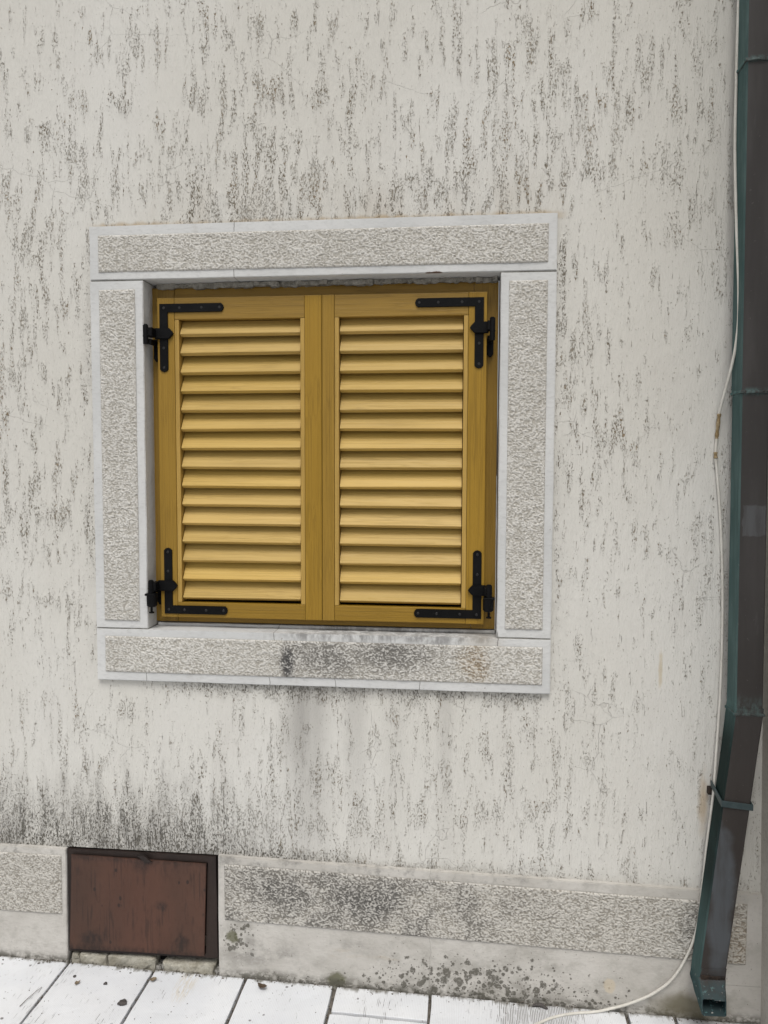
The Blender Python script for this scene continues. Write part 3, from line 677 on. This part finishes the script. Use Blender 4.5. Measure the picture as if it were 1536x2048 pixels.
def hinge(parent, side, z0, z1, tip, kx0, kx1, kz0, kz1, lower):
    """strap hinge: pointed plate over the strap, knuckle in front of the reveal; lower ones carry a thumb-screw barrel"""
    s = -1 if side == 'l' else 1            # -1: hinge to the left
    bm = bmesh.new(); zc = (z0+z1)/2
    body = tip + s*.012; edge = s*.436
    add_prism_xz(bm, [(tip, zc), (tip+s*.004, zc+.006), (body, z1), (edge, z1), (edge, z0), (body, z0), (tip+s*.004, zc-.006)], LYF-.0085, LYF+.001, .0012)
    kc = (kx0+kx1)/2; kr = abs(kx1-kx0)/2
    xa, xb = sorted((edge-s*.004, kc)); add_box(bm, xa, xb, -.016, LYF-.004, z0+.003, z1-.002, .0015)
    for (a, b) in ((kz0, kz0+(kz1-kz0)*.42-.0006), (kz0+(kz1-kz0)*.42+.0006, kz1)):
        add_cyl(bm, (kc, -.014, a), (kc, -.014, b), kr, 18)
    add_cyl(bm, (kc, -.014, kz1), (kc, -.014, kz1+.002), kr*.7, 14)
    zm = kz0+(kz1-kz0)*.42
    add_cyl(bm, (kc, -.014, zm-.0015), (kc, -.014, zm+.0015), kr*1.12, 18)
    for q in (-1, 1): add_cyl(bm, (edge+s*.006, -.0155, zc+q*.007), (edge+s*.006, -.0175, zc+q*.007), .0022, 8)
    # tab screwed to the frame behind
    tx = s*.437
    top = kz0+.02; bot = z0-.056 if not lower else z0-.042
    add_prism_xz(bm, [(tx-s*.0035, top), (tx+s*.0125, top), (tx+s*.0125, bot+.008), (tx+s*.007, bot), (tx+s*.001, bot), (tx-s*.0035, bot+.006)] , .036, .0475, .001)
    xa, xb = sorted((tx, tx+s*.009)); add_box(bm, xa, xb, -.010, .042, kz0+.001, kz0+.014, .001)
    if lower:
        bz1, bz0 = kz0-.002, kz0-.034
        bc = kc - s*.0015
        add_cyl(bm, (bc, -.013, bz1), (bc, -.013, bz0+.004), .0138, 20); add_cyl(bm, (bc, -.013, bz0), (bc, -.013, bz0+.004), .0105, 20, .0138)
        xa, xb = sorted((bc-s*.012, bc+s*.016)); add_box(bm, xa, xb, -.024, .0, bz1-.002, bz1+.0035, .0008)
        add_cyl(bm, (kc, -.013, bz0), (kc, -.013, bz0-.014), .0032, 12); add_cyl(bm, (kc, -.013, bz0-.0142), (kc, -.013, bz0-.0175), .0068, 16)
    bmesh.ops.recalc_face_normals(bm, faces=bm.faces[:])
    return obj('hinge', bm, MI, parent)
def shutter(x0, x1, in0, in1, side):
    """leaf x0..x1; the louvred field runs in0..in1 between the stiles"""
    z0, z1 = .1690, 1.0165; r0, r1 = .2095, .9595
    bm = bmesh.new(); g_ = .0005
    add_box(bm, x0, in0, LYF, LYB, z0, z1, .0018, 0, 2); add_box(bm, in1, x1, LYF, LYB, z0, z1, .0018, 0, 2)
    add_box(bm, in0+g_, in1-g_, LYF+.0006, LYB, r1, z1-.0003, .0015, 1, 2); add_box(bm, in0+g_, in1-g_, LYF+.0006, LYB, z0+.0003, r0, .0015, 1, 2)
    sh = obj('shutter', bm, [MWV, MWH], win)
    bw = .0118
    for a, b in ((in0+g_, in0+bw), (in1-bw, in1-g_)):
        bm = bmesh.new(); add_box(bm, a, b, LYF+.0015, LYB+.02, r0+.0004, r1-.0004, .0014, 0, 2)
        obj('bead', bm, MBD, sh)
    bm = bmesh.new(); a_ = rad(33); L, t = .059, .0125
    dy, dz = math.sin(a_), math.cos(a_); ny, nz = math.cos(a_), -math.sin(a_)
    random.seed(31 if side == 'l' else 77)
    for i in range(15):
        zb = .9165-.05005*i + random.uniform(-.0007, .0007); jy = random.uniform(-.0006, .0006); tilt = random.uniform(-.0008, .0008)
        yf_, zf_ = LYF+.0045+jy, zb - nz*t
        ea, eb = in0+bw+.0016, in1-bw-.0016
        sec = [(yf_, zf_), (yf_+dy*L, zf_+dz*L), (yf_+dy*L+ny*t, zf_+dz*L+nz*t), (yf_+ny*t, zf_+nz*t)]
        if i == 0: sec = [(yf_, zf_), (yf_+dy*.044, zf_+dz*.044), (yf_+dy*.044+ny*t, zf_+dz*.044+nz*t), (yf_+ny*t, zf_+nz*t)]
        A = [bm.verts.new((ea, y, z+tilt)) for y, z in sec]; B = [bm.verts.new((eb, y, z-tilt)) for y, z in sec]
        fs = [bm.faces.new(A), bm.faces.new(B[::-1])] + [bm.faces.new((A[k], B[k], B[(k+1) % 4], A[(k+1) % 4])) for k in range(4)]
        bmesh.ops.recalc_face_normals(bm, faces=fs)
        bmesh.ops.bevel(bm, geom=list({e for f in fs for e in f.edges}), offset=.0009, segments=2, affect='EDGES')
    obj('louvre_slats', bm, MSL, sh)
    if side == 'l':
        strap(sh, -.4242, 1.0005, 1, -1); strap(sh, -.4205, .1785, 1, 1)
        hinge(sh, 'l', .909, .937, -.386, -.4565, -.4432, .892, .941, False)
        hinge(sh, 'l', .2405, .2685, -.3835, -.4520, -.4380, .236, .2710, True)
    else:
        strap(sh, .4238, 1.0025, -1, -1); strap(sh, .4250, .1835, -1, 1)
        hinge(sh, 'r', .9125, .9410, .3892, .4515, .4378, .890, .945, False)
        hinge(sh, 'r', .2445, .2715, .3905, .4512, .4358, .243, .2755, True)
    return sh
shutter(-.4310, .0084, -.3850, -.0362, 'l')
shutter(.0096, .4318, .0416, .3855, 'r')

# ------------------------------------------------------------------ the rusty hatch
hatch = thing('metal_hatch', 'rusty brown metal meter hatch let into the plinth just above the pavement', 'hatch', (0, 0, 0))
bm = bmesh.new()
FO = [(-.6985, -.4785), (-.2785, -.4770), (-.2765, -.7610), (-.6995, -.7690)]; FI = [(-.6800, -.492), (-.301, -.495), (-.309, -.752), (-.690, -.755)]
o_ = [bm.verts.new((x, -.006, z)) for x, z in FO]; i_ = [bm.verts.new((x, -.006, z)) for x, z in FI]
ob = [bm.verts.new((x, .03, z)) for x, z in FO]; ib = [bm.verts.new((x, .03, z)) for x, z in FI]
for k in range(4):
    l = (k+1) % 4
    bm.faces.new((o_[k], o_[l], i_[l], i_[k])); bm.faces.new((i_[k], i_[l], ib[l], ib[k])); bm.faces.new((o_[l], o_[k], ob[k], ob[l])); bm.faces.new((ob[k], ib[k], ib[l], ob[l]))
bmesh.ops.recalc_face_normals(bm, faces=bm.faces[:])
roughen(bm, .0013, 14, .04, 21)
obj('hatch_frame', bm, MRF, hatch)
bm = bmesh.new(); add_prism_xz(bm, [(-.6845, -.4905), (-.3030, -.4945), (-.3115, -.7540), (-.6940, -.7575)], -.0135, -.0085, .0012)
roughen(bm, .0012, 6, .05, 4)
obj('hatch_door', bm, MRD, hatch)
bm = bmesh.new(); add_prism_xz(bm, [(-.497, -.480), (-.476, -.4775), (-.452, -.4965), (-.470, -.4985)], -.0185, -.0137, .0008)
obj('hatch_latch', bm, MRF, hatch)

# ------------------------------------------------------------------ downpipe
pipe = thing('downpipe', 'square dark copper rainwater downpipe with green side, bent near the pavement, beside the corner', 'downpipe', (0, 0, 0))
def section(path, name, hollow=False, wall_t=.0016):
    """path: list of (x0, x1, yfront, yback, z) with optional tilt dz at front; builds a rectangular tube with softened edges"""
    bm = bmesh.new(); rings = []
    c = .0035
    for x0, x1, yf, yb, zf, zb in path:
        r = [(x0+c, yf), (x1-c, yf), (x1, yf+c), (x1, yb-c), (x1-c, yb), (x0+c, yb), (x0, yb-c), (x0, yf+c)]
        rings.append([bm.verts.new((x, y, zf+(zb-zf)*(y-yf)/(yb-yf))) for x, y in r])
    for a, b in zip(rings, rings[1:]):
        for k in range(8): bm.faces.new((a[k], a[(k+1) % 8], b[(k+1) % 8], b[k]))
    if not hollow: bm.faces.new(rings[0]); bm.faces.new(rings[-1])
    else:
        bmesh.ops.recalc_face_normals(bm, faces=bm.faces[:])
        bmesh.ops.solidify(bm, geom=bm.faces[:], thickness=wall_t)
    bmesh.ops.recalc_face_normals(bm, faces=bm.faces[:])
    return obj(name, bm, MC, pipe)
def xl(z): return 1.0246-.0114*z
WD = .0640; YFP, YBP = -.090, -.028
def straight(z0, z1, e=0.0, n=6):
    return [(xl(z)-e, xl(z)+WD+e, YFP-e, YBP+e, z, z) for z in [z0+(z1-z0)*k/n for k in range(n+1)]]
section(straight(1.497, 3.15, .0030), 'pipe_section')
section(straight(.750, 1.500, .0018), 'pipe_section')
section(straight(-.008, .755, 0), 'pipe_section')
def low(z, e=0.0):
    t = (-.008-z)/.652
    a = 1.0250 + (.9592-1.0250)*t; b = 1.0885 + (1.0195-1.0885)*t
    return (a-e, b+e, YFP-e-.000*t, YBP+e, z, z-.02*min(1, max(0, t*8)))
section([low(.004, .0015)] + [low(-.008-.652*k/8, .0015) for k in range(9)], 'pipe_section')
def outlet():
    bm = bmesh.new(); rings = []; c = .0035
    a, b = .9592, 1.0197                             # shoe that turns the water out over the pavement
    for x0, x1, (yf, zf), (yb, zb) in ((a+.0035, b+.0045, (-.0932, -.640), (-.026, -.655)), (a-.003, b+.0025, (-.0932, -.6630), (-.026, -.7000)),
            (a-.0045, b-.004, (-.112, -.6725), (-.070, -.7160)), (a-.008, b-.0115, (-.1400, -.6845), (-.1450, -.7225))):
        L = math.hypot(yb-yf, zb-zf); q = c/L
        P = lambda u: (yf+(yb-yf)*u, zf+(zb-zf)*u)
        r = [(x0+c, 0), (x1-c, 0), (x1, q), (x1, 1-q), (x1-c, 1), (x0+c, 1), (x0, 1-q), (x0, q)]
        rings.append([bm.verts.new((x, *P(u))) for x, u in r])
    for p_, q_ in zip(rings, rings[1:]):
        for k in range(8): bm.faces.new((p_[k], p_[(k+1) % 8], q_[(k+1) % 8], q_[k]))
    bmesh.ops.recalc_face_normals(bm, faces=bm.faces[:])
    roughen(bm, .0010, 25, .02, 6)
    bmesh.ops.solidify(bm, geom=bm.faces[:], thickness=.0016)
    return obj('outlet', bm, MC, pipe)
outlet()
# ragged solder seams
def seam(z, x0, x1, yf, yb, name='solder_seam', th=.0035):
    bm = bmesh.new(); add_box(bm, x0-.0015, x1+.0015, yf-.0022, yb, z-th, z+th, .001, 0, 1)
    roughen(bm, .0020, 70, .006, z*10); return obj(name, bm, MC, pipe)
seam(.752, xl(.75)-.003, xl(.75)+WD+.003, YFP-.003, YBP); seam(1.498, xl(1.5)-.004, xl(1.5)+WD+.004, YFP-.004, YBP)
seam(-.010, 1.0225, 1.0905, YFP-.001, YBP); 
bm = bmesh.new(); add_box(bm, .963, 1.0195, -.0975, -.093, -.669, -.657, .0015, 0, 1); roughen(bm, .0022, 80, .006, 2); obj('solder_seam', bm, MBO, pipe)
bm = bmesh.new(); add_box(bm, .980, 1.004, -.0012, .0, 0, .040, .0004)
for v in bm.verts: v.co = Vector((v.co.x - v.co.z*.08, -.1415 + v.co.z*1.05 + v.co.y*.5, -.6885 + v.co.z*.50 + v.co.y + .003))
obj('folded_tab', bm, MC, pipe)
# bracket round the pipe, its bolt in the wall
a, b, yf, yb, *_ = low(-.222, .0025)
bm = bmesh.new()
def band(x0, x1, y0, y1): 
    vs = add_box(bm, x0, x1, y0, y1, -.2355, -.2205, .0006)
band(a-.003, b+.003, yf-.0035, yf); band(a-.003, a, yf+.0002, -.012); band(b, b+.003, yf+.0002, -.012)
for v in bm.verts: v.co.z += -.006*(v.co.x-a)/(b-a) + .012*max(0, (v.co.y-yf))/.06
obj('bracket', bm, MCW, pipe)
bm = bmesh.new(); add_box(bm, .992, 1.006, -.016, -.002, -.241, -.222, .002, 0, 2); add_cyl(bm, (1.0, -.014, -.231), (1.0, .01, -.231), .004, 10)
add_box(bm, 1.004, 1.02, -.013, -.007, -.238, -.226, .001)
obj('bolt', bm, MBO, pipe)

# ------------------------------------------------------------------ cable
cable = thing('cable', 'thin off-white cable hanging beside the copper downpipe and curling onto the pavement', 'cable', (0, 0, 0))
CP = [(1.0016, -.033, 3.12), (1.0010, -.034, 2.2), (1.0013, -.035, 1.7286), (1.0022, -.035, 1.6614), (1.0026, -.035, 1.4584), (1.0043, -.035, 1.3214), (1.0078, -.05, 1.1439), (1.0121, -.062, 1.014), (1.0148, -.062, .9216), (1.0112, -.055, .853), (1.0047, -.045, .8016), (.9973, -.03, .7499), (.9927, -.012, .7033), (.9913, -.006, .6552), (.9891, -.006, .6065), (.9938, -.006, .5637), (1.0054, -.006, .4472), (1.0139, -.006, .3114), (1.0175, -.006, .1869), (1.0166, -.008, .0241), (1.01, -.012, -.1268), (1.0029, -.019, -.2394), (.9922, -.02, -.3544), (.9824, -.02, -.4841), (.9739, -.02, -.5756), (.955, -.02, -.6462), (.9186, -.021, -.7166), (.8713, -.022, -.7604), (.8146, -.024, -.7899), (.765, -.024, -.8085), (.722, -.032, -.8150), (.673, -.042, -.8153), (.6225, -.0603, -.8147), (.58, -.087, -.8140), (.5277, -.1264, -.8130), (.4768, -.171, -.8121), (.40, -.25, -.8107), (.30, -.36, -.8089), (.12, -.50, -.8056), (-.15, -.66, -.8008)]
bm = bmesh.new(); tube(bm, CP, .0034, 12, 6); obj('cable_sheath', bm, MCB, cable, True)
bm = bmesh.new(); tube(bm, [(.9931, -.013, .7065), (.9924, -.0105, .690), (.9914, -.006, .660), (.9908, -.0058, .646)], lambda t: .0043+.0007*math.sin(t*19), 12, 6); obj('tape_wrap', bm, MTP, cable, True)
bm = bmesh.new(); tube(bm, [(.9891, -.006, .6135), (.9891, -.006, .6065), (.9900, -.006, .598)], lambda t: .0044+.0006*math.sin(t*9), 12, 4); obj('tape_wrap', bm, MTP, cable, True)

# ------------------------------------------------------------------ neighbouring wall at the corner
bm = bmesh.new(); xw = lambda z: 1.1212-.0190*z
zs = [-.95+k*.1 for k in range(43)]
L_ = [[bm.verts.new((xw(z), y, z)) for z in zs] for y in (.0-.0, -.12, -.25, -.40, -.55)]
Rr = [[bm.verts.new((2.6, y, z)) for z in zs] for y in (-.55,)]
for a, b in zip(L_, L_[1:]):
    for k in range(len(zs)-1): bm.faces.new((a[k], b[k], b[k+1], a[k+1]))
for k in range(len(zs)-1): bm.faces.new((L_[-1][k], Rr[0][k], Rr[0][k+1], L_[-1][k+1]))
bk = [bm.verts.new(p) for p in ((2.6, .3, zs[0]), (2.6, .3, zs[-1]), (xw(zs[0]), .3, zs[0]), (xw(zs[-1]), .3, zs[-1]))]
bm.faces.new([Rr[0][k] for k in range(len(zs)-1, -1, -1)] + [bk[0], bk[1]])
bm.faces.new([r[-1] for r in L_[::-1]] + [bk[3], bk[1], Rr[0][-1]])
bmesh.ops.recalc_face_normals(bm, faces=bm.faces[:])
tag(obj('neighbouring_wall', bm, MNB), 'coarse grey roughcast wall of the next house meeting the pale wall behind the downpipe', 'wall')

# ------------------------------------------------------------------ litter on the pavement
def scrap(name, x, y, pts, mat, label, cat, curl=.004, th=.0012):
    bm = bmesh.new(); n = len(pts)
    vs = [bm.verts.new((px, py, curl*(abs(px)+abs(py))/.01+.0012)) for px, py in pts]; c_ = bm.verts.new((0, 0, .0016))
    for k in range(n): bm.faces.new((vs[k], vs[(k+1) % n], c_))
    bmesh.ops.recalc_face_normals(bm, faces=bm.faces[:]); bmesh.ops.solidify(bm, geom=bm.faces[:], thickness=-th)
    o = obj(name, bm, mat); o.location = (x, y, gz(x)+.001); tag(o, label, cat); return o
def star(r, n, j, asp=1, rot=0):
    out = []
    for k in range(n):
        t = 2*math.pi*k/n; q = r*random.uniform(1-j, 1+j); a, b = q*math.cos(t)*asp, q*math.sin(t)
        out.append((a*math.cos(rot)-b*math.sin(rot), a*math.sin(rot)+b*math.cos(rot)))
    return out
random.seed(12)
scrap('dry_leaf', -.142, -.050, star(.008, 9, .35, 2.1, -.6), MLF, 'curled brown dry leaf on the white slab right of the hatch', 'leaf')
scrap('dry_leaf', -.436, -.062, star(.007, 8, .3, 1.4, .3), MPN, 'tan scrap of dry leaf beside the slab joint below the hatch', 'leaf')
scrap('dry_leaf', -.628, -.100, star(.006, 8, .3, 1.3, .9), MPN, 'small tan leaf scrap near the left joint of the second slab from the left', 'leaf')
def pebble(x, y, r, label):
    bm = bmesh.new(); bmesh.ops.create_icosphere(bm, subdivisions=3, radius=r)
    for v in bm.verts: v.co = v.co*(1+.35*mnoise.noise(v.co*160+Vector((x*50, 0, 0)))); v.co.z *= .38
    o = obj('pebble', bm, MPB, smooth=True); o.location = (x, y, gz(x)+r*.22); tag(o, label, 'pebble')
pebble(-.479, -.153, .0115, 'largest dark flat pebble on the second slab, close to its right joint')
pebble(-.556, -.088, .0055, 'small dark pebble in the middle of the second slab, below the hatch')
pebble(-.650, -.072, .0045, 'small dark pebble near the left joint of the second slab, behind a tan leaf scrap')
bm = bmesh.new(); tube(bm, [(-.728, -.20, gz(-.73)+.003), (-.722, -.165, gz(-.72)+.004), (-.712, -.125, gz(-.71)+.003)], lambda t: .0008*(1.1-.5*t), 8, 5)
tag(obj('twig', bm, MLF, smooth=True), 'thin reddish twig lying on the leftmost white slab', 'twig')
random.seed(3)
bm = bmesh.new(); tube(bm, [(.566, -.028, gz(.57)+.003), (.585, -.024, gz(.58)+.005), (.604, -.034, gz(.6)+.003)], lambda t: .0045*math.sin(.3+2.5*t)+.0008, 8, 4)
tag(obj('bark_scrap', bm, MPB, smooth=True), 'dark scrap of bark on the grooved slab against the plinth', 'bark scrap')

# grit washed against the foot of the wall and into the joints
random.seed(44); bm = bmesh.new()
def crumb(x, y, r, dz=0):
    m4 = Matrix.Translation((x, y, gz(x)+r*.35+dz)) @ Matrix.Rotation(random.random()*6, 4, 'Z') @ Matrix.Diagonal((random.uniform(.7, 1.5), random.uniform(.6, 1.1), random.uniform(.4, .8), 1))
    bmesh.ops.create_icosphere(bm, subdivisions=1, radius=r, matrix=m4)
for k in range(420):
    x = random.uniform(-1.0, 1.1); crumb(x, -.0125-abs(random.gauss(0, .009)), random.uniform(.0008, .0026))
for k in range(140):
    crumb(random.uniform(-1.0, 1.0), -random.uniform(.02, .30), random.uniform(.0006, .0016))
for xj in (-.695, -.45, -.196, .048, .302, .803, .925):
    for k in range(26): crumb(xj+random.gauss(0, .0022), -random.uniform(.015, .30), random.uniform(.0012, .0030), -.005)
for v in bm.verts: v.co += mnoise.noise_vector(v.co*400)*.0005
g_ = tag(obj('grit', bm, MGR), 'dark crumbs of grit along the foot of the plinth and in the slab joints', 'grit'); g_['kind'] = 'stuff'
